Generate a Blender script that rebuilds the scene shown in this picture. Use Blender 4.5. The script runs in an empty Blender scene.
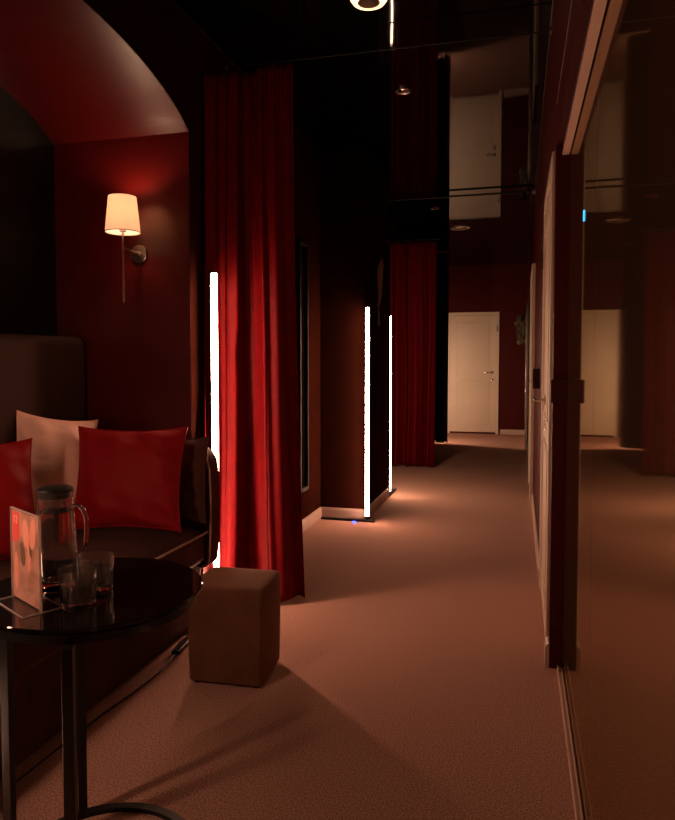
import bpy, bmesh, math, random
from mathutils import Vector, Matrix
random.seed(7)
S = bpy.context.scene
COL = S.collection
R = math.radians

# ------------------------------------------------------------------ camera, world, exposure
cd = bpy.data.cameras.new('camera'); cam = bpy.data.objects.new('camera', cd); COL.objects.link(cam)
cam.location = (0, 0, 1.25)
cam.rotation_euler = (R(90 - 2.6), 0, R(15.322))
cd.sensor_fit = 'VERTICAL'; cd.sensor_height = 24; cd.sensor_width = 24 * 675 / 820
cd.lens = 24 * 680 / 820
cd.shift_y = -18.1 / 820
cd.clip_start = 0.02
S.camera = cam
w = bpy.data.worlds.new('world'); S.world = w; w.use_nodes = True
w.node_tree.nodes['Background'].inputs[0].default_value = (1, .6, .4, 1)
w.node_tree.nodes['Background'].inputs[1].default_value = 0.0
S.view_settings.view_transform = 'Standard'; S.view_settings.look = 'None'
S.view_settings.gamma = 1; S.view_settings.use_curve_mapping = False
S.view_settings.exposure = -0.08
TUBE_STRENGTH = 56.0
TUBE_COLOR = (1.0, 0.53, 0.34)
SCONCE_W = 6.0
S.cycles.max_bounces = 10
S.cycles.sample_clamp_indirect = 3.0

# ------------------------------------------------------------------ materials
M = {}
def mat(name, col=(.5,.5,.5), rough=.5, metal=0, sheen=0, emis=None, es=0, spec=.5, trans=0, ior=1.45, coat=0):
    m = bpy.data.materials.new(name); m.use_nodes = True
    b = m.node_tree.nodes['Principled BSDF']
    b.inputs['Base Color'].default_value = (*col, 1)
    b.inputs['Roughness'].default_value = rough
    b.inputs['Metallic'].default_value = metal
    b.inputs['Specular IOR Level'].default_value = spec
    b.inputs['IOR'].default_value = ior
    b.inputs['Transmission Weight'].default_value = trans
    b.inputs['Coat Weight'].default_value = coat
    if sheen:
        b.inputs['Sheen Weight'].default_value = sheen
        b.inputs['Sheen Tint'].default_value = (*[min(1, c * 2 + .1) for c in col], 1)
    if emis:
        b.inputs['Emission Color'].default_value = (*emis, 1); b.inputs['Emission Strength'].default_value = es
    M[name] = m
    return m
def noise_col(name, c2, scale, detail=4, lo=.35, hi=.65, bump=0, bscale=None, dist=.002, stretch=None):
    """second colour through a noise, and a bump"""
    m = M[name]; nt = m.node_tree; N = nt.nodes; L = nt.links; b = N['Principled BSDF']
    tc = N.new('ShaderNodeTexCoord'); mp = N.new('ShaderNodeMapping'); L.new(tc.outputs['Object'], mp.inputs[0])
    if stretch: mp.inputs['Scale'].default_value = stretch
    if c2:
        n = N.new('ShaderNodeTexNoise'); n.inputs['Scale'].default_value = scale; n.inputs['Detail'].default_value = detail
        L.new(mp.outputs[0], n.inputs['Vector'])
        r = N.new('ShaderNodeValToRGB'); r.color_ramp.elements[0].position = lo; r.color_ramp.elements[1].position = hi
        r.color_ramp.elements[0].color = b.inputs['Base Color'].default_value; r.color_ramp.elements[1].color = (*c2, 1)
        L.new(n.outputs[0], r.inputs[0]); L.new(r.outputs[0], b.inputs['Base Color'])
    if bump:
        n2 = N.new('ShaderNodeTexNoise'); n2.inputs['Scale'].default_value = bscale or scale; n2.inputs['Detail'].default_value = 3
        L.new(mp.outputs[0], n2.inputs['Vector'])
        bp = N.new('ShaderNodeBump'); bp.inputs['Strength'].default_value = bump; bp.inputs['Distance'].default_value = dist
        L.new(n2.outputs[0], bp.inputs['Height']); L.new(bp.outputs[0], b.inputs['Normal'])

mat('carpet', (.27, .145, .105), .95, sheen=.15, spec=.1); noise_col('carpet', (.66, .37, .29), 210, 8, .40, .60, bump=.4, bscale=520, dist=.002)
mat('ceiling_gloss', (.0025, .002, .002), .035, spec=.34); noise_col('ceiling_gloss', None, 1, bump=.06, bscale=1.3, dist=.02)
mat('wall_dark', (.034, .008, .0045), .75, spec=.0); noise_col('wall_dark', (.028, .007, .004), 6, bump=.12, bscale=240, dist=.001)
mat('wall_oxblood', (.072, .007, .005), .5, spec=.15); noise_col('wall_oxblood', (.065, .007, .006), 4, bump=.1, bscale=220, dist=.001)
mat('niche_red', (.072, .0026, .0018), .36, spec=.45); noise_col('niche_red', (.060, .002, .0014), 4, bump=.08, bscale=200, dist=.001)
mat('niche_black', (.006, .006, .005), .22, spec=.5)
mat('skirting', (.55, .40, .33), .45)
mat('door_white', (.74, .60, .47), .4); noise_col('door_white', (.70, .56, .43), 3)
mat('track', (.78, .56, .46), .4)
mat('chrome', (.75, .68, .62), .18, metal=1)
mat('nickel', (.42, .33, .30), .28, metal=1)
mat('black_metal', (.012, .011, .011), .35, metal=.4)
mat('black_gloss', (.004, .004, .004), .04, spec=.6)
mat('black_plastic', (.01, .01, .01), .4)
mat('dark_frame', (.016, .012, .007), .5, spec=.2)
mat('lock_red', (.055, .004, .004), .35)
mat('velvet_red', (.125, .0009, .0026), .55, spec=.10); noise_col('velvet_red', (.10, .0008, .002), 14, bump=.2, bscale=500, dist=.001)
mat('velvet_black', (.008, .007, .007), .8, sheen=.1)
mat('pillow_red', (.28, .004, .006), .6, sheen=.15, spec=.2); noise_col('pillow_red', None, 1, bump=.25, bscale=9, dist=.02)
mat('pillow_pink', (.86, .50, .39), .4, sheen=.15, spec=.3); noise_col('pillow_pink', None, 1, bump=.45, bscale=7, dist=.03, stretch=(1, 1, 2.2))
mat('pillow_brown', (.07, .028, .018), .8, sheen=.3, spec=.2)
mat('sofa_velvet', (.075, .024, .017), .8, sheen=.25, spec=.2); noise_col('sofa_velvet', (.035, .010, .007), 9, 5, .3, .7, bump=.2, bscale=60, dist=.004, stretch=(1, 1, .6))
mat('headboard', (.04, .015, .009), .75, sheen=.05, spec=.2)
mat('piping', (.40, .25, .2), .45)
mat('stool_suede', (.16, .068, .038), .85, sheen=.2, spec=.15); noise_col('stool_suede', (.125, .052, .029), 7, bump=.2, bscale=420, dist=.001)
mat('shade', (.85, .72, .58), .8)
mat('menu_paper', (.62, .33, .27), .5); noise_col('menu_paper', (.38, .19, .13), 16, 4, .45, .6)
mat('menu_red', (.75, .08, .07), .5)
mat('menu_pink', (.82, .33, .25), .5)
mat('menu_brown', (.16, .09, .05), .5)
mat('menu_cream', (.80, .60, .47), .5)
mat('plant_green', (.10, .13, .06), .6)
mat('pampas', (.42, .30, .22), .8)
mat('cable_white', (.7, .6, .5), .5)
mat('led_tube_warm', (.9, .8, .7), .5, emis=(1.0, .60, .38), es=82)
mat('led_tube_near', (.9, .8, .7), .5, emis=TUBE_COLOR, es=98)
mat('lamp_body', (.002, .002, .002), .7, spec=.05)
mat('led_tube_far', (.9, .8, .7), .5, emis=(1.0, .60, .38), es=105)
mat('led_tube', (.9, .8, .7), .5, emis=TUBE_COLOR, es=TUBE_STRENGTH)
mat('blue_led', (.02, .02, .2), .4, emis=(.05, .08, 1), es=6)
mat('cyan_reflection', (.02, .1, .2), .4, emis=(.05, .45, 1), es=2.2)
mat('warm_lamp', (.8, .7, .5), .4, emis=(1, .62, .28), es=3.2)
mat('glass', (1, 1, 1), 0.0, trans=1, ior=1.46)
mat('water', (1, 1, 1), 0.0, trans=1, ior=1.33)

def mirror_material():
    m = bpy.data.materials.new('mirror_tinted'); m.use_nodes = True; nt = m.node_tree; nt.nodes.clear()
    o = nt.nodes.new('ShaderNodeOutputMaterial'); g = nt.nodes.new('ShaderNodeBsdfGlossy'); d = nt.nodes.new('ShaderNodeBsdfDiffuse')
    g.inputs[0].default_value = (.62, .54, .42, 1); g.inputs['Roughness'].default_value = .04
    d.inputs[0].default_value = (.13, .07, .04, 1)
    x = nt.nodes.new('ShaderNodeMixShader'); x.inputs[0].default_value = .82
    nt.links.new(d.outputs[0], x.inputs[1]); nt.links.new(g.outputs[0], x.inputs[2]); nt.links.new(x.outputs[0], o.inputs[0])
    M['mirror'] = m
mirror_material()
def thin_clear(name, tint, rough=.0, haze=0.0, hcol=(.9, .8, .75, 1), ior=1.5):
    """clear thin sheet: passes light straight on, reflects by Fresnel, a trace of haze"""
    m = bpy.data.materials.new(name); m.use_nodes = True; nt = m.node_tree; nt.nodes.clear(); N = nt.nodes.new; K = nt.links.new
    o = N('ShaderNodeOutputMaterial'); tr = N('ShaderNodeBsdfTransparent'); tr.inputs[0].default_value = tint
    g = N('ShaderNodeBsdfGlossy'); g.inputs['Roughness'].default_value = rough
    f = N('ShaderNodeFresnel'); f.inputs[0].default_value = ior
    ge = N('ShaderNodeNewGeometry'); mm = N('ShaderNodeMath'); mm.operation = 'SUBTRACT'; mm.use_clamp = True; K(f.outputs[0], mm.inputs[0]); K(ge.outputs['Backfacing'], mm.inputs[1])
    x = N('ShaderNodeMixShader'); K(mm.outputs[0], x.inputs[0]); K(tr.outputs[0], x.inputs[1]); K(g.outputs[0], x.inputs[2])
    d = N('ShaderNodeBsdfTranslucent'); d.inputs[0].default_value = hcol
    d2 = N('ShaderNodeBsdfDiffuse'); d2.inputs[0].default_value = hcol
    xd = N('ShaderNodeMixShader'); xd.inputs[0].default_value = .5; K(d.outputs[0], xd.inputs[1]); K(d2.outputs[0], xd.inputs[2])
    y = N('ShaderNodeMixShader'); y.inputs[0].default_value = haze; K(x.outputs[0], y.inputs[1]); K(xd.outputs[0], y.inputs[2])
    K(y.outputs[0], o.inputs[0]); M[name] = m
thin_clear('acrylic', (.97, .95, .93, 1), haze=.02)
thin_clear('acrylic_edge', (.6, .5, .45, 1), haze=.55)
def lit_glass(name, haze):  # haze is whitish diffuse standing in for lamplight refracted in the glass
    m = mat(name, (1, 1, 1), 0.0, trans=1, ior=1.5); nt = m.node_tree; b = nt.nodes['Principled BSDF']; o = nt.nodes['Material Output']
    d = nt.nodes.new('ShaderNodeBsdfDiffuse'); d.inputs[0].default_value = (.9, .82, .76, 1)
    x = nt.nodes.new('ShaderNodeMixShader'); x.inputs[0].default_value = haze
    nt.links.new(b.outputs[0], x.inputs[1]); nt.links.new(d.outputs[0], x.inputs[2]); nt.links.new(x.outputs[0], o.inputs[0])
lit_glass('cut_glass', .055)
lit_glass('glass', .025)
def shade_material():
    m = M['shade']; nt = m.node_tree; b = nt.nodes['Principled BSDF']; o = nt.nodes['Material Output']
    t = nt.nodes.new('ShaderNodeBsdfTranslucent'); t.inputs[0].default_value = (.9, .72, .55, 1)
    x = nt.nodes.new('ShaderNodeMixShader'); x.inputs[0].default_value = .55
    nt.links.new(b.outputs[0], x.inputs[1]); nt.links.new(t.outputs[0], x.inputs[2]); nt.links.new(x.outputs[0], o.inputs[0])
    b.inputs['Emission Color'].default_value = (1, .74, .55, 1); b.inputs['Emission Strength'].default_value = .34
shade_material()

# ------------------------------------------------------------------ helpers
class MB:
    def __init__(self): self.bm = bmesh.new()
    def box(self, a, b, rz=0, piv=None):
        a = Vector(a); b = Vector(b); c = (a + b) / 2; s = b - a
        r = bmesh.ops.create_cube(self.bm, size=1)
        for v in r['verts']:
            v.co = Vector((v.co.x * s.x, v.co.y * s.y, v.co.z * s.z))
            if rz: v.co = Matrix.Rotation(rz, 3, 'Z') @ v.co
            v.co += c
        return self
    def bar(self, p, q, wd, ht=None):
        """square bar from p to q"""
        p = Vector(p); q = Vector(q); d = q - p; ht = ht or wd
        r = bmesh.ops.create_cube(self.bm, size=1)
        up = Vector((0, 0, 1)) if abs(d.normalized().z) < .95 else Vector((0, 1, 0))
        x = d.normalized(); y = up.cross(x).normalized(); z = x.cross(y)
        for v in r['verts']:
            v.co = (p + q) / 2 + x * v.co.x * d.length + y * v.co.y * wd + z * v.co.z * ht
        return self
    def cyl(self, p, q, r1, r2=None, n=24):
        p = Vector(p); q = Vector(q); d = q - p; r2 = r1 if r2 is None else r2
        m = Matrix.Translation((p + q) / 2) @ d.to_track_quat('Z', 'Y').to_matrix().to_4x4()
        bmesh.ops.create_cone(self.bm, cap_ends=True, segments=n, radius1=r1, radius2=r2, depth=d.length, matrix=m)
        return self
    def lathe(self, prof, n=40, c=(0, 0, 0), close=False):
        vs = []
        for (r, z) in prof:
            if r < 1e-6: vs.append([self.bm.verts.new((c[0], c[1], c[2] + z))] * n)
            else: vs.append([self.bm.verts.new((c[0] + r * math.cos(2*math.pi*i/n), c[1] + r * math.sin(2*math.pi*i/n), c[2] + z)) for i in range(n)])
        pairs = list(zip(vs, vs[1:])) + ([(vs[-1], vs[0])] if close else [])
        for a, b in pairs:
            for i in range(n):
                j = (i + 1) % n; f = []
                for v in (a[i], a[j], b[j], b[i]):
                    if v not in f: f.append(v)
                if len(f) > 2: self.bm.faces.new(f)
        return self
    def tube(self, pts, r, n=8, closed=False):
        pts = [Vector(p) for p in pts]; rings = []; k = len(pts)
        for i, p in enumerate(pts):
            a = pts[(i - 1) % k] if (closed or i) else p; b = pts[(i + 1) % k] if (closed or i < k - 1) else p
            t = (b - a).normalized(); u = Vector((0, 0, 1)) if abs(t.z) < .9 else Vector((1, 0, 0))
            x = u.cross(t).normalized(); y = t.cross(x)
            rr = r[i] if isinstance(r, (list, tuple)) else r
            rings.append([self.bm.verts.new(p + (x * math.cos(2*math.pi*j/n) + y * math.sin(2*math.pi*j/n)) * rr) for j in range(n)])
        for i in range(k if closed else k - 1):
            A = rings[i]; B = rings[(i + 1) % k]
            for j in range(n): self.bm.faces.new((A[j], A[(j+1) % n], B[(j+1) % n], B[j]))
        if not closed: self.bm.faces.new(rings[0][::-1]); self.bm.faces.new(rings[-1])
        return self
    def prism(self, poly, axis, a, b):
        """polygon of 2-D points extruded along an axis from a to b"""
        def P(u, v, t): return {'x': (t, u, v), 'y': (u, t, v), 'z': (u, v, t)}[axis]
        A = [self.bm.verts.new(P(u, v, a)) for u, v in poly]; B = [self.bm.verts.new(P(u, v, b)) for u, v in poly]
        self.bm.faces.new(A); self.bm.faces.new(B[::-1]); n = len(poly)
        for i in range(n): self.bm.faces.new((A[i], B[i], B[(i+1) % n], A[(i+1) % n]))
        return self
    def grid(self, fn, nu, nv):
        g = [[self.bm.verts.new(fn(i / nu, j / nv)) for j in range(nv + 1)] for i in range(nu + 1)]
        for i in range(nu):
            for j in range(nv): self.bm.faces.new((g[i][j], g[i+1][j], g[i+1][j+1], g[i][j+1]))
        return self
    def build(self, name, m, parent=None, bevel=0, smooth=False, seg=3, subsurf=0):
        bmesh.ops.recalc_face_normals(self.bm, faces=self.bm.faces)
        me = bpy.data.meshes.new(name); self.bm.to_mesh(me); self.bm.free()
        if smooth:
            for p in me.polygons: p.use_smooth = True
            try: me.set_sharp_from_angle(angle=R(42))
            except Exception: pass
        o = bpy.data.objects.new(name, me); COL.objects.link(o)
        me.materials.append(M[m] if isinstance(m, str) else m)
        if parent: o.parent = parent
        if bevel:
            b = o.modifiers.new('bevel', 'BEVEL'); b.width = bevel; b.segments = seg; b.limit_method = 'ANGLE'; b.angle_limit = R(40)
            if smooth is False:
                for p in me.polygons: p.use_smooth = True
                wn = o.modifiers.new('wn', 'WEIGHTED_NORMAL'); wn.keep_sharp = False
        if subsurf:
            s = o.modifiers.new('sub', 'SUBSURF'); s.levels = subsurf; s.render_levels = subsurf
        return o
def tag(o, label, cat, group=None, kind=None):
    if label: o['label'] = label
    if cat: o['category'] = cat
    if group: o['group'] = group
    if kind: o['kind'] = kind
    return o
def empty(name, loc, rz=0):
    o = bpy.data.objects.new(name, None); COL.objects.link(o); o.location = loc; o.rotation_euler = (0, 0, rz); o.empty_display_size = .1
    return o
def struct(o, label=None, cat=None):
    o['kind'] = 'structure'
    if label: o['label'] = label; o['category'] = cat
    return o

# ------------------------------------------------------------------ geometry of the corridor
XL = -1.557        # left wall face
CE = 2.88          # ceiling height
YB, YE = -1.3, 11.9
NY0, NY1, NX = 1.0, 3.0, -2.315          # niche
PY_ = 2.85                               # pier front face
MX = .168                                # mirror plane
XM = .04                                 # gap of wall behind
def xr(y): return .113 - (y - PY_) * .0068
def mx(y): return .1655 - (y - PY_) * .0072      # the mirror plane

struct(MB().box((-2.5, YB - .1, -.1), (.45, YE + .1, 0)).build('floor', 'carpet'), 'brown pink flecked carpet running down the whole corridor', 'floor')
struct(MB().box((-2.5, YB - .1, CE), (.45, YE + .1, CE + .1)).build('ceiling', 'ceiling_gloss'), 'glossy black stretch ceiling mirroring the corridor', 'ceiling')

# left wall with the arched opening
arch = [(0, 2.565), (.1, 2.564), (.2, 2.559), (.364, 2.546), (.524, 2.523), (.65, 2.497), (.737, 2.472), (.85, 2.430), (.93, 2.392), (.974, 2.364), (1.0, 2.346)]
def smooth_arch(P, k=6):
    out = []
    for i in range(len(P) - 1):
        p0 = P[i-1] if i else (-P[1][0], P[1][1]); p1 = P[i]; p2 = P[i+1]; p3 = P[i+2] if i + 2 < len(P) else (2*p2[0]-p1[0], 2*p2[1]-p1[1])
        for j in range(k):
            t = j / k
            out.append(tuple(.5*((2*p1[a]) + (-p0[a]+p2[a])*t + (2*p0[a]-5*p1[a]+4*p2[a]-p3[a])*t*t + (-p0[a]+3*p1[a]-3*p2[a]+p3[a])*t**3) for a in (0, 1)))
    return out + [P[-1]]
arch = smooth_arch([(0, 2.565), (.2, 2.559), (.42, 2.540), (.62, 2.504), (.78, 2.458), (.90, 2.408), (1.0, 2.346)])
NC = (NY0 + NY1) / 2
archpts = [(NC - u, z) for u, z in reversed(arch)] + [(NC + u, z) for u, z in arch[1:]]
wl = MB()
wl.box((XL - .1, YB, 0), (XL, NY0, CE)).box((XL - .1, NY1, 0), (XL, YE, CE))
wl.prism(archpts + [(NY1, CE), (NY0, CE)], 'x', XL - .1, XL)
struct(wl.build('wall_left', 'wall_dark'), 'near black corridor wall with the arched sofa niche', 'wall')
struct(MB().prism(archpts + [(NY1, 2.66), (NY0, 2.66)], 'x', NX, XL - .1001).build('ceiling_niche', 'niche_red', smooth=True), 'glossy red curved vault over the sofa niche', 'ceiling')
struct(MB().box((NX, NY1, 0), (XL - .1001, NY1 + .08, 2.66)).build('wall_niche_far', 'niche_red'), 'red niche wall carrying the sconce', 'wall')
struct(MB().box((NX, NY0 - .08, 0), (XL - .1001, NY0, 2.66)).build('wall_niche_near', 'niche_red'), 'red niche wall facing the sconce wall', 'wall')
struct(MB().box((NX - .08, NY0 - .08, 0), (NX, NY1 + .08, 2.66)).build('wall_niche_back', 'niche_black'), 'shiny black wall at the back of the niche', 'wall')
# red lining of the arch jambs on the thickness of the corridor wall
struct(MB().box((XL - .1, NY1 - .004, 0), (XL - .002, NY1, 2.346)).build('trim_1', 'niche_red'))
lin = MB()
for (a, b) in zip(archpts, archpts[1:]):
    lin.prism([(a[0], a[1] - .004), (b[0], b[1] - .004), (b[0], b[1]), (a[0], a[1])], 'x', XL - .1, XL - .002)
struct(lin.build('trim_2', 'niche_red'))

# right wall beyond the pier, header and mirror backing
struct(MB().prism([(xr(PY_), PY_), (xr(YE), YE), (.35, YE), (.35, PY_)], 'z', 0, CE).build('wall_right', 'wall_oxblood'), 'dark red wall with white doors and a narrow end pier', 'wall')
struct(MB().prism([(mx(YB) + .012, YB), (mx(PY_) + .012, PY_), (.35, PY_), (.35, YB)], 'z', 0, 2.10).build('wall_right_back', 'wall_oxblood'))
struct(MB().prism([(xr(YB), YB), (xr(PY_), PY_ - .0005), (.35, PY_ - .0005), (.35, YB)], 'z', 2.1005, CE).build('wall_right_header', 'wall_oxblood'), 'dark red header above the mirrored sliding panels', 'wall')
struct(MB().box((-2.5, YB - .1, 0), (.35, YB, CE)).build('wall_back', 'wall_dark'))
struct(MB().box((XL - .1, YE, 0), (.35, YE + .1, CE)).build('wall_far', 'wall_oxblood'), 'dark red wall at the far end of the corridor', 'wall')

# box pillar
PX0, PX1, PY0, PY1 = XL, -1.195, 5.17, 6.10
struct(MB().box((PX0 + .0005, PY0, 0), (PX1, PY1, CE - .0005)).build('wall_pillar', 'wall_dark', bevel=.004), 'dark boxed pillar projecting from the left wall', 'wall')

def skirt(name, a, b, nrm, h=.085, t=.014):
    """skirting from a to b on the floor, with a rounded top"""
    a = Vector((*a, 0)); b = Vector((*b, 0)); n = Vector((*nrm, 0)).normalized()
    m = MB(); prof = [(0, 0), (t, 0), (t, h - .02), (t * .75, h - .008), (t * .3, h), (0, h)]
    A = [m.bm.verts.new(a + n * u + Vector((0, 0, v))) for u, v in prof]; B = [m.bm.verts.new(b + n * u + Vector((0, 0, v))) for u, v in prof]
    m.bm.faces.new(A); m.bm.faces.new(B[::-1])
    for i in range(len(prof)): j = (i + 1) % len(prof); m.bm.faces.new((A[i], B[i], B[j], A[j]))
    return struct(m.build(name, 'skirting'))
skirt('baseboard_left', (XL, 3.05), (XL, PY0), (1, 0))
skirt('baseboard_pillar_front', (PX0 + .014, PY0), (PX1 + .014, PY0), (0, -1))
skirt('baseboard_pillar_side', (PX1, PY0 - .002), (PX1, PY1), (1, 0))
skirt('baseboard_left_far', (XL, PY1), (XL, YE), (1, 0))
skirt('baseboard_far', (-.38, YE), (.05, YE), (0, -1))
skirt('baseboard_pier', (xr(PY_), PY_), (xr(2.93), 2.93), (-1, 0), t=.016, h=.1)
skirt('baseboard_right', (xr(3.97), 3.97), (xr(6.2), 6.2), (-1, 0))
skirt('baseboard_right_far', (xr(7.35), 7.35), (xr(YE), YE), (-1, 0))
# thin pale line at the ceiling edge
struct(MB().bar((xr(YB) - .004, YB, CE - .006), (xr(PY_) - .004, PY_, CE - .006), .004, .006).bar((xr(PY_) - .004, PY_, CE - .006), (xr(YE) - .004, YE, CE - .006), .004, .006).build('trim_3', 'nickel'))
struct(MB().bar((XL + .003, YB, CE - .004), (XL + .003, YE, CE - .004), .003, .004).build('trim_4', 'nickel'))
struct(MB().bar((xr(YB) - .001, YB, 2.26), (xr(PY_) - .001, PY_, 2.26), .002, .003).build('trim_5', 'nickel'))

# ------------------------------------------------------------------ mirrored sliding panels and their tracks
def sliding_mirror(y0, y1, label):
    t = empty('mirror_panel', (mx(y0), y0, .0), .0072)
    MB().box((0, 0, .016), (.008, y1 - y0, 2.062)).build('mirror_glass', 'mirror', t)
    MB().box((.0002, -.0025, .016), (.009, -.0005, 2.062)).build('edge_strip', 'black_metal', t)
    tag(t, label, 'mirror', 'tinted sliding mirrors on the right')
    return t
sliding_mirror(1.85, PY_ - .004, 'tall tinted mirror panel ending at the dark red pier, showing the white door')
sliding_mirror(YB + .02, 1.846, 'tall tinted mirror panel nearest the viewer, past the thin vertical seam')
t = empty('floor_track', (mx(YB) - .018, YB, 0), .0072)
tr = MB().box((-.004, 0, 0), (.0175, PY_ - YB - .004, .010))
MB_y = PY_ - YB
for x in (-.003, .011): tr.box((x, 0, .010), (x + .003, MB_y - .004, .017))
tr.build('rail', 'track', t)
MB().box((.004, MB_y - .05, .010), (.011, MB_y - .006, .026)).build('end_stop', 'nickel', t)
tag(t, 'pale grooved metal floor track along the foot of the mirror panels', 'track')
t = empty('ceiling_track', (mx(YB) - .018, YB, 2.062), .0072)
MB().box((-.010, 0, .004), (.017, MB_y - .001, .038)).build('channel', 'lock_red', t)
MB().box((-.012, 0, -.004), (.0145, MB_y - .001, .004)).build('rail', 'track', t)
tag(t, 'pale twin metal track under the header above the mirror panels', 'track')
# lock box on the pier face
t = empty('lock_box', (.143, PY_, 1.085))
MB().box((-.040, -.05, 0), (.024, 0, .092)).build('housing', 'lock_red', t, bevel=.003)
MB().box((-.03, -.0515, .03), (.012, -.05, .034)).build('slot', 'black_plastic', t)
tag(t, 'dark red lock keeper block fixed at handle height on the end of the pier', 'lock')
t = MB().box((mx(2.2) - .003, 2.19, 1.672), (mx(2.2), 2.203, 1.704)).build('indicator_or_reflection', 'cyan_reflection', bevel=.001)  # glowing dot added on the glass in place of a reflected light
tag(t, 'tiny cyan glowing dot standing in for a reflection in the mirror beside the pier', 'indicator light')

# ------------------------------------------------------------------ doors
def door_leaf(parent, wdt, h, hinge_side, panels, face=-1, thick=.04, matn='door_white', handle_at=None):
    """local: x along wall, y out of the wall towards the corridor = negative; frame plus recessed panels"""
    leaf = MB().box((0, 0, 0), (wdt, thick, h))
    lf = leaf.build('door_leaf', matn, parent, bevel=.003)
    for (x0, z0, x1, z1) in panels:
        pm = MB()
        for (a, b) in (((x0, z0), (x1, z0 + .012)), ((x0, z1 - .012), (x1, z1)), ((x0, z0), (x0 + .012, z1)), ((x1 - .012, z0), (x1, z1))):
            pm.box((a[0], -.006, a[1]), (b[0], .001, b[1]))
        pm.build('panel_moulding', matn, lf, bevel=.002)
    return lf
def lever(parent, x, z, d):
    h = MB().cyl((x, 0, z), (x, -.006, z), .026).cyl((x, -.006, z), (x, -.05, z), .009).build('handle', 'chrome', parent, smooth=True)
    MB().tube([(x, -.045, z), (x + d * .02, -.052, z), (x + d * .12, -.052, z), (x + d * .13, -.048, z)], .009, 10).build('lever', 'chrome', h, smooth=True)
    MB().box((x - .022, -.006, z - .145), (x + .022, 0, z - .101)).build('lock_plate', 'chrome', parent, bevel=.003)
    MB().box((x - .004, -.0065, z - .135), (x + .004, -.006, z - .111)).build('keyhole', 'black_plastic', parent)
def casing(parent, wdt, h, cw=.07, t=.02, matn='door_white'):
    m = MB().box((-cw, -t, 0), (0, .03, h + cw)).box((wdt, -t, 0), (wdt + cw, .03, h + cw)).box((0, -t, h), (wdt, .03, h + cw))
    return m.build('door_frame', matn, parent, bevel=.004)
# far door, faces -y
d1 = empty('door_1', (-1.232, YE - .012, .03))
pan = [(.12, .12, .68, .82), (.12, .92, .68, 1.12), (.12, 1.22, .68, 1.90)]
door_leaf(d1, .772, 2.0, 0, [(.11, .12, .66, .88), (.11, .97, .66, 1.88)], thick=.011)
MB().box((-.046, -.012, -.03), (0, .0115, 2.055)).box((.774, -.02, -.03), (.822, .0115, 2.055)).box((0, -.012, 2.003), (.774, .0115, 2.055)).build('door_frame', 'door_white', d1, bevel=.004)
lever(d1, .715, 1.02, -1)
MB().cyl((.79, -.022, 1.72), (.79, -.022, 1.82), .008, n=12).build('hinge', 'chrome', d1, smooth=True)
struct(d1, 'closed white panelled door with lever handle in the far wall', 'door')
# doors in the right wall: local x runs along +y of the world, local -y points into the corridor
def right_door(name, y0, wdt, h, matn='door_white', cw=.07):
    d = empty(name, (xr(y0) - .004, y0, 0), 0)
    d.rotation_euler = (0, 0, R(90) + .0068)
    return d
# with rz=90 deg local x -> +Y, local y -> -X ; corridor side is local +y, so build with a mirrored y
def flip(o):
    for c in [o] + list(o.children_recursive):
        if c.type == 'MESH':
            for v in c.data.vertices: v.co.y = -v.co.y
            c.data.flip_normals()
d2 = right_door('door_2', 3.02, .86, 2.03)
door_leaf(d2, .82, 2.02, 0, [(.11, .14, .71, .86), (.11, .98, .71, 1.90)], thick=.003)
casing(d2, .82, 2.03, cw=.075, t=.007)
lever(d2, .10 + .35, 1.06, 1)
MB().cyl((.80, -.01, 1.74), (.80, -.01, 1.83), .008, n=12).build('hinge', 'chrome', d2, smooth=True)
flip(d2)
struct(d2, 'white panelled door with lever handle right behind the pier', 'door')
d3 = right_door('door_3', 6.35, .86, 2.03)
door_leaf(d3, .82, 2.02, 0, [(.08, .10, .74, 1.94)], thick=.003, matn='wall_oxblood')
casing(d3, .82, 2.03, cw=.08, t=.025)
lever(d3, .12, 1.06, 1)
flip(d3)
struct(d3, 'dark red door in a white frame further down the right wall', 'door')
t = empty('wall_box', (xr(4.6), 4.6, 1.07)); t.rotation_euler = (0, 0, .0068)
MB().box((-.045, 0, 0), (0, .07, .13)).build('housing', 'lock_red', t, bevel=.004)
MB().box((-.047, .02, .05), (-.045, .05, .08)).build('button', 'nickel', t, bevel=.001)
tag(t, 'small dark red box on the right wall beyond the near white door', 'wall box')

# ------------------------------------------------------------------ LED tube lamps
def led_lamp(loc, rz, label, s=1, tm='led_tube', h=1.66, foot=.45, em_rz=0):
    """foot bar runs along local +x*s, the light faces local +y"""
    t = empty('led_floor_lamp', loc, rz)
    b = MB().box((min(-.06*s, foot*s), -.018, 0), (max(-.06*s, foot*s), .018, .018)).build('foot_bar', 'black_metal', t, bevel=.004)
    MB().cyl((0, -.012, .018), (0, -.012, .05), .014, n=16).cyl((.022*s, -.012, .03), (-.022*s, -.012, .03), .009, n=12).build('joint', 'black_metal', t, smooth=True)
    ch = MB(); prof = [(-.017, -.02), (.017, -.02), (.017, -.006), (.014, -.006), (.014, -.016), (-.014, -.016), (-.014, -.006), (-.017, -.006)]
    ch.prism(prof, 'z', .045, h).box((-.017, -.02, h), (.017, .014, h + .008)).box((-.017, -.02, .037), (.017, .014, .045))
    c = ch.build('channel', 'lamp_body', t)
    k = 10; arc = [(.0135 * math.cos(math.pi * i / k), .0035 + .0165 * math.sin(math.pi * i / k)) for i in range(k + 1)] + [(-.0135, -.012), (.0135, -.012)]
    d = MB().prism(arc, 'z', .047, h - .002).build('light_tube', tm, t, smooth=True)
    if em_rz: c.rotation_euler = (0, 0, em_rz); d.rotation_euler = (0, 0, em_rz)
    d['label'] = 'glowing white tube'
    tag(t, label, 'floor lamp', 'glowing LED stick lamps')
    return t
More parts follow.
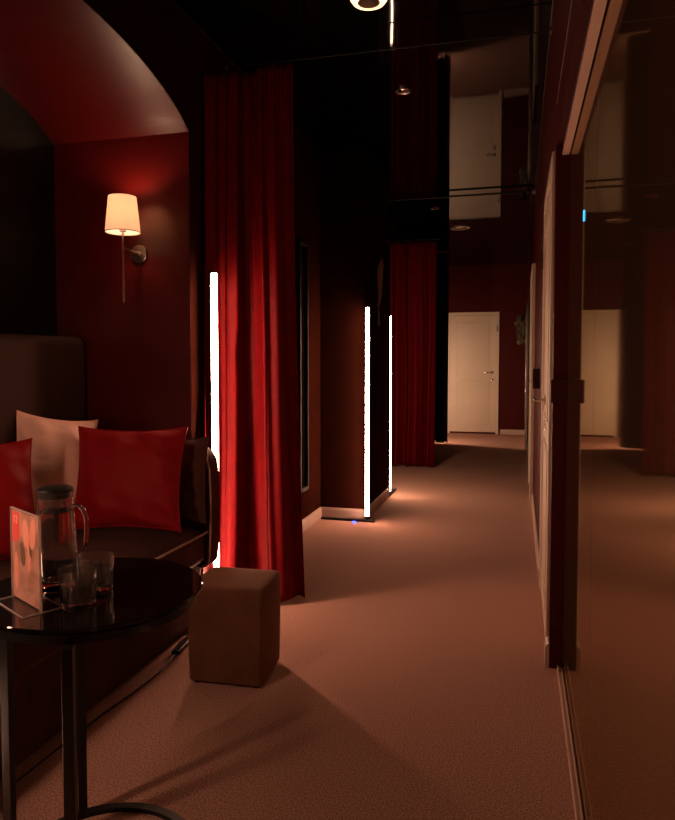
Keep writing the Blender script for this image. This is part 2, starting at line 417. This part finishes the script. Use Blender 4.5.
led_lamp((-1.470, 3.072, 0), R(-84), 'glowing LED stick lamp between the sofa arm and the near red curtain', foot=.52, h=1.68, em_rz=R(-35))
led_lamp((-1.163, 5.115, 0), R(180), 'glowing LED stick lamp at the front corner of the dark pillar', foot=.37)
led_lamp((-1.195, 6.16, 0), R(-90), 'thin LED stick lamp seen edge on beside the far red curtain', s=-1, foot=.3, em_rz=R(56), tm='led_tube_warm')
led_lamp((-1.50, 1.00, 0), R(86), 'LED stick lamp at the near end of the sofa niche', s=1, foot=.54, em_rz=R(205), tm='led_tube_near')
led_lamp((-1.44, 10.43, 0), R(0), 'LED stick lamp standing behind the black drape', foot=.25, em_rz=R(-35), tm='led_tube_far')
t = MB().box((-1.262, 5.04, 0), (-1.238, 5.058, .014)).build('indicator_or_reflection', 'blue_led', bevel=.002)
tag(t, 'tiny blue indicator light on the carpet before the pillar lamp', 'indicator light')
# cable along the sofa front
t = MB().tube([(-1.418, 2.62, .006), (-1.415, 2.55, .004), (-1.395, 2.40, .004), (-1.40, 2.25, .004), (-1.42, 2.05, .004), (-1.432, 1.8, .004), (-1.438, 1.6, .004)], .0035).build('power_cable', 'black_plastic', smooth=True)
tag(t, 'thin black power cable on the carpet along the sofa front', 'cable')

# ------------------------------------------------------------------ curtains
def curtain(name, path, z0, z1, folds, amp, label, matn, seedv, flare=0, zslope=0, pleat=None, nrm_bias=0, floorpull=(0, 0)):
    rnd = random.Random(seedv)
    P = [Vector(p) for p in path]
    seg = [(P[i+1] - P[i]).length for i in range(len(P) - 1)]; tot = sum(seg)
    def at(u):
        d = u * tot
        for i, s in enumerate(seg):
            if d <= s or i == len(seg) - 1: return P[i] + (P[i+1] - P[i]) * (d / s), (P[i+1] - P[i]).normalized()
            d -= s
    ph = [rnd.uniform(0, 6.28) for _ in range(8)]; am = [rnd.uniform(.5, 1) for _ in range(8)]
    def fn(u, v):
        p, tn = at(u); n = Vector((tn.y, -tn.x))
        wv = u + .020 * math.sin(3.2 * v + ph[0]) + .006 * math.sin(9 * v + ph[1] + 5 * u)
        a = amp * (.45 + .55 * v)                  # folds open out downwards
        k = folds * 2 * math.pi
        crease = .28 * a * (abs(math.sin(k * 1.37 * wv + ph[6] + .5 * v)) - .5)
        s = am[0] * math.sin(k * wv + ph[2]) + .55 * am[1] * math.sin(1.63 * k * wv + ph[3] + v * .8) + .35 * am[2] * math.sin(2.7 * k * wv + ph[4] - v * 1.3) * (1 - .5 * v)
        s += .5 * am[3] * math.sin(.5 * k * wv + ph[5] + 1.1 * v)
        off = a * s + crease
        # gathers at the heading
        off += .006 * math.sin(9 * k * u + ph[6]) * max(0, 1 - v * 9)
        side = .35 * a * math.sin(k * wv + ph[7]) * am[4]
        fl = flare * (u - .5) * v ** 2
        q = p + n * (off + nrm_bias * v ** 1.5) + tn * (side * .6 + fl)
        zt = z1 + zslope * u + .006 * math.sin(5 * k * u)
        zb = z0 + .012 * math.sin(k * u * 1.2 + ph[1]) + .012
        q = q + Vector((floorpull[0] * v * v, floorpull[1] * v * v))
        return Vector((q.x, q.y, zt + (zb - zt) * v))
    o = MB().grid(fn, 190, 70).build(name, matn, smooth=True)
    s = o.modifiers.new('thick', 'SOLIDIFY'); s.thickness = .004
    for p in o.data.polygons: p.use_smooth = True
    tag(o, label, 'curtain', 'red velvet curtains' if 'red' in label else None)
    return o
curtain('curtain', [(-1.535, 3.13), (-1.44, 3.27), (-1.17, 3.40)], .005, 2.66, 2.6, .058, 'tall gathered red velvet curtain hanging beside the sofa', 'velvet_red', 3, flare=.10, zslope=.13, floorpull=(.035, -.10))
curtain('curtain', [(-1.53, 7.92), (-.99, 7.92)], .008, 2.63, 2.6, .06, 'red velvet curtain hanging further away past the pillar', 'velvet_red', 11, flare=-.03)
o = curtain('curtain', [(-1.545, 10.30), (-1.10, 10.30)], .012, 2.86, 5.0, .02, 'narrow black drape between the far curtain and the white door', 'velvet_black', 5)

# rails
t = empty('curtain_rail', (XL, 3.42, 2.815))
MB().cyl((0, 0, 0), (xr(3.42) - XL, 0.03, 0), .0035, n=10).build('wire', 'dark_frame', t, smooth=True)
MB().cyl((0, 0, 0), (.012, 0, 0), .016, n=16).build('bracket', 'nickel', t, smooth=True)
MB().cyl((xr(3.42) - XL - .012, .03, 0), (xr(3.42) - XL, .03, 0), .016, n=16).build('bracket', 'nickel', t, smooth=True)
tag(t, 'thin metal curtain wire crossing under the ceiling above the near curtain', 'curtain rail')
t = empty('curtain_rail', (XL, 7.92, 2.65))
MB().cyl((0, 0, 0), (.62, 0, 0), .008, n=10).build('rod', 'black_metal', t, smooth=True)
MB().box((0, -.02, -.02), (.01, .02, .02)).build('bracket', 'black_metal', t)
tag(t, 'short dark rod carrying the far red curtain', 'curtain rail')
t = empty('ceiling_rail', (XL, 6.75, CE - .03))
MB().cyl((0, 0, 0), (xr(6.75) - XL, 0, 0), .010, n=10).build('wire', 'black_metal', t, smooth=True)
MB().cyl((xr(6.75) - XL - .03, 0, 0), (xr(6.75) - XL, 0, 0), .03, n=16).build('end_cap', 'nickel', t, smooth=True)
tag(t, 'dark rail crossing the glossy ceiling beyond the pillar front', 'ceiling rail')

# ------------------------------------------------------------------ sofa
sf = empty('sofa', (-1.9, 2.0, 0))
def L(x, y, z): return (x + 1.9, y - 2.0, z)
MB().box(L(-2.30, 1.02, .012), L(-1.47, 2.92, .31)).build('base', 'sofa_velvet', sf, bevel=.02)
# seat cushion with soft crown
def seatfn(u, v):
    x = -2.12 + u * .70; y = 1.06 + v * 1.80
    e = (1 - abs(2*u - 1) ** 6) * (1 - abs(2*v - 1) ** 24)
    return Vector(L(x, y, .455 + .05 * e + .004 * math.sin(7 * y) * e))
sc = MB()
nu, nv = 24, 60
sc.grid(seatfn, nu, nv)
ext = [f for f in sc.bm.faces]
r = bmesh.ops.extrude_face_region(sc.bm, geom=ext)
for v in [g for g in r['geom'] if isinstance(g, bmesh.types.BMVert)]: v.co.z = .312
sc.build('seat_cushion', 'sofa_velvet', sf, bevel=.03, smooth=True)
MB().tube([L(-1.418, 1.08, .455), L(-1.416, 2.0, .457), L(-1.416, 2.82, .452), L(-1.412, 2.862, .455)], .0055).build('piping', 'piping', sf, smooth=True)
MB().tube([L(-1.408, 2.868, .30), L(-1.400, 2.868, .45), L(-1.398, 2.868, .62), L(-1.402, 2.868, .74), L(-1.42, 2.868, .81)], .005).build('piping', 'piping', sf, smooth=True)
# arms: profile in x-z, rounded upper front corner
def arm(y0, y1):
    pts = [(-2.12, .27), (-1.44, .27), (-1.414, .30), (-1.402, .40), (-1.400, .58), (-1.402, .70), (-1.412, .78), (-1.44, .83), (-1.50, .85), (-1.62, .85), (-2.12, .85)]
    m = MB(); m.prism([(x + 1.9, z) for x, z in pts], 'y', y0 - 2, y1 - 2)
    return m.build('arm', 'sofa_velvet', sf, bevel=.025, seg=4)
arm(2.872, 2.992); arm(1.008, 1.05)
hb = MB().box(L(-2.31, 1.01, .30), L(-2.125, 2.985, 1.37)).build('backrest', 'headboard', sf, bevel=.045, seg=5)
tag(sf, 'deep brown velvet sofa with tall padded back inside the arched niche', 'sofa')

# ------------------------------------------------------------------ cushions
def cushion(loc, rot, wd, ht, th, label, matn, seedv, pinch=.10, roll=0, pipe=True):
    rnd = random.Random(seedv); t = empty('cushion', loc); t.rotation_euler = rot
    n = 28; ph = [rnd.uniform(0, 6.3) for _ in range(6)]
    def P(u, v, s):
        a = 2 * u - 1; b = 2 * v - 1
        x = a * wd / 2 * (1 - pinch * (1 - b * b) ** .8); z = b * ht / 2 * (1 - pinch * (1 - a * a) ** .8)
        c, sn = math.cos(roll), math.sin(roll)
        x, z = c * x - sn * z, sn * x + c * z
        e = max(0, (1 - abs(a) ** 2.6)) ** .55 * max(0, (1 - abs(b) ** 2.6)) ** .55
        wr = .012 * math.sin(9 * a + ph[0] + 3 * b) * (1 - e) * e * 4 + .007 * math.sin(14 * b + ph[1] + 5 * a) * e * (1 - e) * 4
        return Vector((x, s * (th / 2 * e + wr * .8), z))
    m = MB(); V = {}
    for s in (1, -1):
        for i in range(n + 1):
            for j in range(n + 1):
                edge = i in (0, n) or j in (0, n)
                if edge and s == -1: V[(i, j, s)] = V[(i, j, 1)]
                else: V[(i, j, s)] = m.bm.verts.new(P(i / n, j / n, s))
        for i in range(n):
            for j in range(n): m.bm.faces.new([V[(i, j, s)], V[(i+1, j, s)], V[(i+1, j+1, s)], V[(i, j+1, s)]][::s])
    m.build('cover', matn, t, smooth=True)
    if pipe:
        ed = [P(i / n, 0, 1) for i in range(n)] + [P(1, j / n, 1) for j in range(n)] + [P(1 - i / n, 1, 1) for i in range(n)] + [P(0, 1 - j / n, 1) for j in range(n)]
        for p in ed: p.y = 0
        MB().tube(ed, .0035, 6, closed=True).build('seam_piping', matn, t, smooth=True)
    tag(t, label, 'cushion', 'cushions on the sofa')
    return t
cushion((-1.672, 2.625, .735), (R(-15), 0, R(12)), .50, .46, .15, 'bright red square cushion propped against the far sofa arm', 'pillow_red', 1)
cushion((-1.560, 2.815, .705), (R(-6), 0, R(4)), .34, .40, .09, 'brown velvet cushion tucked between the red one and the sofa arm', 'pillow_brown', 2)
cushion((-2.003, 2.565, .765), (R(-13), R(3), R(60)), .37, .50, .15, 'pale pink satin cushion in the corner of the sofa', 'pillow_pink', 5, roll=R(-7))
cushion((-1.935, 2.01, .725), (R(-14), 0, R(58)), .48, .46, .15, 'red cushion against the sofa back, cut by the picture edge', 'pillow_red', 8)

# ------------------------------------------------------------------ sconce
t = empty('wall_sconce', (-1.832, NY1, 1.775))
MB().cyl((0, 0, 0), (0, -.012, 0), .044, n=40).cyl((0, -.012, 0), (0, -.022, 0), .012, n=20).build('wall_plate', 'nickel', t, smooth=True, bevel=.002)
MB().cyl((0, -.02, 0), (0, -.145, .008), .006, n=12).build('arm', 'nickel', t, smooth=True)
MB().cyl((0, -.145, -.235), (0, -.145, .11), .0055, n=12).cyl((0, -.145, -.25), (0, -.145, -.235), .002, .0055, n=12).cyl((0, -.145, .085), (0, -.145, .115), .016, n=16).build('stem', 'nickel', t, smooth=True)
SH = [(.084, .080), (.066, .252)]
sh = MB().lathe([(.081, .080), (.064, .247), (.0625, .247), (.0795, .080)], 48, (0, -.145, 0), close=True).build('lamp_shade', 'shade', t, smooth=True)
MB().tube([(.0805*math.cos(a*math.pi/24), -.145 + .0805*math.sin(a*math.pi/24), .081) for a in range(48)], .002, 6, closed=True).build('shade_trim', 'piping', t, smooth=True)
MB().lathe([(.0, .105), (.014, .11), (.02, .14), (.016, .165), (0, .175)], 20, (0, -.145, 0)).build('bulb', 'warm_lamp', t, smooth=True)
tag(t, 'brushed metal wall sconce with pale conical shade on the red niche wall', 'wall lamp')
ld = bpy.data.lights.new('sconce_light', 'POINT'); ld.energy = SCONCE_W; ld.color = (1, .62, .40); ld.shadow_soft_size = .02
lo = bpy.data.objects.new('sconce_light', ld); COL.objects.link(lo); lo.parent = t; lo.location = (0, -.145, .205)

# ------------------------------------------------------------------ side table and what stands on it
TH = .69; TC = (-.99, 1.40)
t = empty('side_table', (TC[0], TC[1], 0))
TO = (-.028, .038)
MB().lathe([(0, TH - .012), (.262, TH - .012), (.264, TH - .009), (.264, TH - .002), (.262, TH), (0, TH)], 128, (TO[0], TO[1], 0)).build('tabletop', 'black_gloss', t)
MB().lathe([(.20, TH - .030), (.245, TH - .030), (.245, TH - .012), (.20, TH - .012)], 96, (TO[0]*.5, TO[1]*.5, 0), close=True).build('rim', 'black_metal', t)
for a in (135, 292, 188):
    c = math.cos(R(a)) * .232; s = math.sin(R(a)) * .232
    m = MB().box((-.0115, -.0115, .012), (.0115, .0115, TH - .03)).build('leg', 'black_metal', t, bevel=.002)
    m.location = (c, s, 0); m.rotation_euler = (0, 0, R(a))
MB().lathe([(.220, 0), (.244, 0), (.244, .012), (.220, .012)], 96, close=True).build('base_ring', 'black_metal', t)
tag(t, 'round glossy black side table on thin legs with a ring base', 'table')

# stool
t = empty('pouf', (-1.103, 2.48, 0), R(4))
def pouf():
    m = MB(); n = 14
    a, b, h = .148, .130, .385
    ring = []
    rr = .018
    per = []
    for cx, cy, a0 in ((1, 1, 0), (-1, 1, 90), (-1, -1, 180), (1, -1, 270)):
        for k in range(6):
            an = R(a0 + 90 * k / 5); per.append((cx, cy, math.cos(an), math.sin(an)))
    def lev(z, grow, r2=rr):
        out = []
        for cx, cy, c, s in per: out.append(Vector((cx * (a + grow - r2) + r2 * c, cy * (b + grow - r2) + r2 * s, z)))
        return out
    levels = [lev(.010, -.006), lev(.016, 0), lev(.10, .002), lev(.24, .004), lev(.35, .004), lev(.372, .003), lev(.381, -.001), lev(.385, -.008), lev(.387, -.03), lev(.389, -.07, .01)]
    V = [[m.bm.verts.new(p) for p in l] for l in levels]
    for A, B in zip(V, V[1:]):
        for i in range(len(A)): j = (i + 1) % len(A); m.bm.faces.new((A[i], A[j], B[j], B[i]))
    m.bm.faces.new(V[0][::-1]); m.bm.faces.new(V[-1])
    return m
pouf().build('body', 'stool_suede', t, smooth=True)
MB().tube([(sx * .137, sy * .119, .372) for sx, sy in ((1, 1), (-1, 1), (-1, -1), (1, -1))], .002, 6, closed=True).build('seam', 'stool_suede', t)
for sx in (-1, 1):
    for sy in (-1, 1): MB().cyl((sx*.12, sy*.10, 0), (sx*.12, sy*.10, .014), .014, n=16).build('foot', 'black_plastic', t)
tag(t, 'small brown suede cube pouf on the carpet before the red curtain', 'pouf')

# pitcher
def profile_shell(outer, inner): return outer + inner[::-1]
t = empty('water_pitcher', (-1.110, 1.420, TH), R(15)); t.scale = (1, 1, .955)
out = [(0, 0), (.046, 0), (.049, .004), (.049, .02), (.048, .12), (.044, .19), (.041, .215), (.041, .245), (.043, .255)]
inn = [(0, .022), (.040, .022), (.045, .028), (.0455, .12), (.0415, .19), (.0385, .215), (.0385, .245), (.041, .255)]
MB().lathe(profile_shell(out, inn), 56).build('glass_body', 'glass', t, smooth=True)
MB().tube([(.040, 0, .212), (.052, 0, .214), (.066, 0, .205), (.074, 0, .185), (.076, 0, .15), (.073, 0, .115), (.065, 0, .092), (.052, 0, .085), (.046, 0, .088)], .0055, 10).build('handle', 'glass', t, smooth=True)
MB().lathe([(0, .262), (.036, .262), (.042, .258), (.042, .253), (.038, .249), (.038, .236), (0, .236)], 48).build('lid', 'black_plastic', t, smooth=True)
sm = MB()
for i in range(9):      # slanted strainer bars hanging from the lid
    x = -.026 + i * .0065; hgt = math.sqrt(max(0, .034**2 - x*x))
    sm.bar((x, -.012, .236), (x + .008, -.012, .236 - hgt * .85), .0022)
sm.build('strainer', 'nickel', t)
MB().lathe([(0, .0225), (.039, .0225), (.0445, .029), (.045, .12), (.0412, .19), (.0405, .2), (0, .2)], 48).build('water', 'water', t, smooth=True)
tag(t, 'tall glass water pitcher with black lid and curved handle on the side table', 'pitcher')

def tumbler(loc, label, r=.041, h=.088, rz=0):
    t = empty('tumbler', loc, rz); m = MB(); n = 48
    prof_o = [(0, 0, 0), (.88, 0, 0), (.95, .004, .3), (.97, .02, 1), (.98, .05, 1), (.985, .058, .2), (1, .064, 0), (1.02, h, 0)]
    prof_i = [(0, .014, 0), (.80, .014, 0), (.90, .022, 0), (.945, .06, 0), (.975, h, 0)]
    rings = []
    for q, pts in ((0, prof_o), (1, prof_i[::-1])):
        for (k, z, f) in pts:
            if k == 0: rings.append([m.bm.verts.new((0, 0, z))] * n); continue
            rings.append([m.bm.verts.new((r * k * (1 - .075 * f * (i % 4 == 0) - .03 * f * (i % 2)) * math.cos(2*math.pi*i/n), r * k * (1 - .075 * f * (i % 4 == 0) - .03 * f * (i % 2)) * math.sin(2*math.pi*i/n), z)) for i in range(n)])
    for A, B in zip(rings, rings[1:]):
        for i in range(n):
            f = []
            for v in (A[i], A[(i+1) % n], B[(i+1) % n], B[i]):
                if v not in f: f.append(v)
            if len(f) > 2: m.bm.faces.new(f)
    m.build('glass_wall', 'cut_glass', t, smooth=True)
    tag(t, label, 'glass', 'cut glass tumblers on the side table')
    return t
tumbler((-.979, 1.325, TH), 'cut glass tumbler nearest the table edge, in front of the other tumbler')
tumbler((-1.000, 1.423, TH), 'cut glass tumbler standing behind the other, further from the table edge', rz=.05)

# menu holder
t = empty('menu_holder', (-1.096, 1.296, TH), R(-28))
MB().box((-.078, -.040, 0), (.078, .048, .003)).build('base_plate', 'acrylic', t, bevel=.001)
MB().box((-.076, -.003, .003), (.076, -.001, .215)).box((-.076, .001, .003), (.076, .003, .215)).build('clear_panel', 'acrylic', t)
eg = MB()
for a, b in (((-.0775, -.003, .003), (-.076, .003, .216)), ((.076, -.003, .003), (.0775, .003, .216)), ((-.0775, -.003, .215), (.0775, .003, .2165)), ((-.079, -.041, 0), (.079, -.040, .003)), ((-.079, .048, 0), (.079, .049, .003)), ((-.079, -.04, 0), (-.078, .048, .003)), ((.078, -.04, 0), (.079, .048, .003))): eg.box(a, b)
eg.build('bright_edge', 'acrylic_edge', t)
tag(t, 'clear acrylic table stand holding the pink menu card', 'stand')
c = empty('menu_card', (-1.096, 1.296, TH), R(-28))
pc = MB().box((-.073, -.0006, .006), (.073, .0006, .212)).build('card', 'menu_paper', c)
def flatpoly(pts, y=-.0008): 
    m = MB(); m.prism(pts, 'y', y - .0002, y + .0003); return m
flatpoly([(-.071, .208), (-.030, .208), (-.030, .155), (-.042, .140), (-.071, .135)]).build('red_block', 'menu_red', pc)
def ellipse(cx, cz, a, b, rot=0, n=20): return [(cx + a*math.cos(i*2*math.pi/n)*math.cos(rot) - b*math.sin(i*2*math.pi/n)*math.sin(rot), cz + a*math.cos(i*2*math.pi/n)*math.sin(rot) + b*math.sin(i*2*math.pi/n)*math.cos(rot)) for i in range(n)]
flatpoly(ellipse(.005, .165, .018, .033, .15)).build('picture_shape', 'menu_pink', pc)
flatpoly(ellipse(.042, .170, .016, .036, -.2)).build('picture_shape', 'menu_pink', pc)
flatpoly(ellipse(-.015, .115, .014, .028, .2)).build('picture_shape', 'menu_brown', pc)
flatpoly(ellipse(.020, .110, .010, .030, 0)).build('picture_shape', 'menu_pink', pc)
flatpoly(ellipse(.030, .128, .007, .014, .3), -.0009).build('picture_shape', 'menu_brown', pc)
flatpoly(ellipse(-.052, .070, .012, .045, 0)).build('picture_shape', 'menu_pink', pc)
tc = bpy.data.curves.new('number', 'FONT'); tc.body = '12'; tc.size = .026; tc.extrude = .0003; tc.align_x = 'CENTER'
to = bpy.data.objects.new('number', tc); COL.objects.link(to)
dg = bpy.context.evaluated_depsgraph_get(); me = bpy.data.meshes.new_from_object(to.evaluated_get(dg)); bpy.data.objects.remove(to)
no = bpy.data.objects.new('number', me); COL.objects.link(no); me.materials.clear(); me.materials.append(M['menu_cream']); no.parent = pc
no.rotation_euler = (R(90), 0, 0); no.location = (-.051, -.0014, .183)
tag(c, 'pink menu card with a red corner block numbered twelve', 'menu')

# ------------------------------------------------------------------ ceiling fittings
t = empty('ceiling_lamp', (-.672, 2.97, CE))
MB().cyl((0, 0, 0), (0, 0, -.02), .05, n=40).build('mount', 'black_metal', t, smooth=True)
MB().lathe([(.060, -.012), (.078, -.03), (.082, -.05), (.070, -.066), (.052, -.072), (.050, -.066), (.066, -.060), (.074, -.048), (.071, -.034), (.056, -.018)], 48, close=True).build('glowing_ring', 'warm_lamp', t, smooth=True)
MB().lathe([(0, -.03), (.045, -.03), (.052, -.068), (.047, -.068), (.041, -.035), (0, -.036)], 40).build('inner_cup', 'nickel', t, smooth=True)
tag(t, 'small round ceiling lamp with a glowing warm rim', 'ceiling lamp')
def downlight(x, y, r, label):
    t = empty('recessed_spotlight', (x, y, CE))
    MB().lathe([(r*.62, 0), (r, 0), (r*1.0, -.006), (r*.9, -.010), (r*.66, -.006)], 40, close=True).build('trim_ring', 'nickel', t, smooth=True)
    MB().lathe([(0, -.001), (r*.5, -.001), (r*.5, -.003), (r*.3, -.006), (0, -.004)], 32).build('lens', 'chrome', t, smooth=True)
    tag(t, label, 'spotlight', 'unlit spotlights in the black ceiling')
downlight(-.722, 4.13, .050, 'unlit recessed spotlight in the ceiling nearest the near curtain')
downlight(-.78, 8.5, .13, 'larger unlit round fitting in the ceiling before the far door')
downlight(-.93, 7.35, .055, 'unlit recessed spotlight beside the dark ceiling rail')

# ------------------------------------------------------------------ wall mirror on the left wall, pampas, far mirror, plant
t = empty('wall_mirror', (XL, 4.58, 0))
fm = MB()
for a, b in (((0, 0, .30), (.03, .03, 2.11)), ((0, .17, .30), (.03, .20, 2.11)), ((0, .03, .30), (.03, .17, .33)), ((0, .03, 2.08), (.03, .17, 2.11))): fm.box(a, b)
fm.build('frame', 'dark_frame', t, bevel=.004)
MB().box((0, .03, .33), (.012, .17, 2.08)).build('mirror_glass', 'black_gloss', t)
tag(t, 'narrow tall dark framed panel on the left wall just past the near curtain', 'mirror')

t = empty('dried_grass_bunch', (PX1, 5.60, 1.72))
MB().cyl((0, 0, 0), (.02, 0, .0), .008, n=10).build('hook', 'nickel', t)
rnd = random.Random(4); pm = MB()
for i in range(9):
    a = rnd.uniform(-.5, .5); y = rnd.uniform(-.05, .05); l = rnd.uniform(.18, .30)
    pm.tube([(.018, y * .3, -.02), (.025 + .01 * i / 9, y, .10), (.03, y * 1.6, .1 + l * .7), (.035 + rnd.uniform(0, .02), y * 2.1, .1 + l)], [.003, .006, .011, .002], 6)
    pm.tube([(.018, y * .3, -.02), (.02, y * .8, -.12), (.022, y * 1.2, -.17)], .002, 5)
pm.build('stems', 'pampas', t, smooth=True)
tag(t, 'small bunch of dried pale grass on the side of the dark pillar', 'dried flowers')

t = empty('standing_mirror', (xr(9.6) - .012, 9.6, 0)); t.rotation_euler = (0, 0, .0068)
fm = MB().box((-.03, 0, 0), (0, .035, 2.05)).box((-.03, .70, 0), (0, .735, 2.05)).box((-.03, .035, 0), (0, .70, .035)).box((-.03, .035, 2.015), (0, .70, 2.05))
fm.build('frame', 'chrome', t, bevel=.003)
MB().box((-.02, .035, .035), (-.005, .70, 2.015)).build('mirror_glass', 'mirror', t)
tag(t, 'full length mirror in a bright metal frame on the right wall near the far end', 'mirror')
t = empty('hanging_plant', (xr(11.15), 11.15, 1.98))
MB().box((-.16, -.006, -.006), (0, .006, .006)).build('bracket', 'black_metal', t)
MB().lathe([(0, -.10), (.04, -.10), (.055, 0), (.05, 0), (.04, -.09), (0, -.09)], 24, (-.10, 0, 0)).build('pot', 'dark_frame', t, smooth=True)
pm = MB()
for i in range(60):
    a = rnd.uniform(0, 6.28); l = rnd.uniform(.08, .5); r0 = rnd.uniform(.02, .1)
    x = -.10 + r0 * math.cos(a); y = r0 * math.sin(a); z = -l + .05
    v = [pm.bm.verts.new(Vector((x, y, z)) + Vector(d)) for d in ((0, 0, .03), (.014 * math.cos(a), .014 * math.sin(a), 0), (0, 0, -.035), (-.014 * math.cos(a), -.012 * math.sin(a), .004))]
    w2 = [pm.bm.verts.new(q.co + Vector((.002, -.003, 0))) for q in v]
    pm.bm.faces.new(v); pm.bm.faces.new(w2[::-1])
    for k in range(4): pm.bm.faces.new((v[k], w2[k], w2[(k+1) % 4], v[(k+1) % 4]))
for i in range(10):
    a = i * .63; pm.tube([(-.10, 0, 0), (-.10 + .07*math.cos(a), .07*math.sin(a), -.02), (-.10 + .085*math.cos(a), .085*math.sin(a), -.3 - .02*(i % 5))], .002, 5)
pm.build('foliage', 'plant_green', t)
tag(t, 'trailing green hanging plant in the far right corner', 'plant')
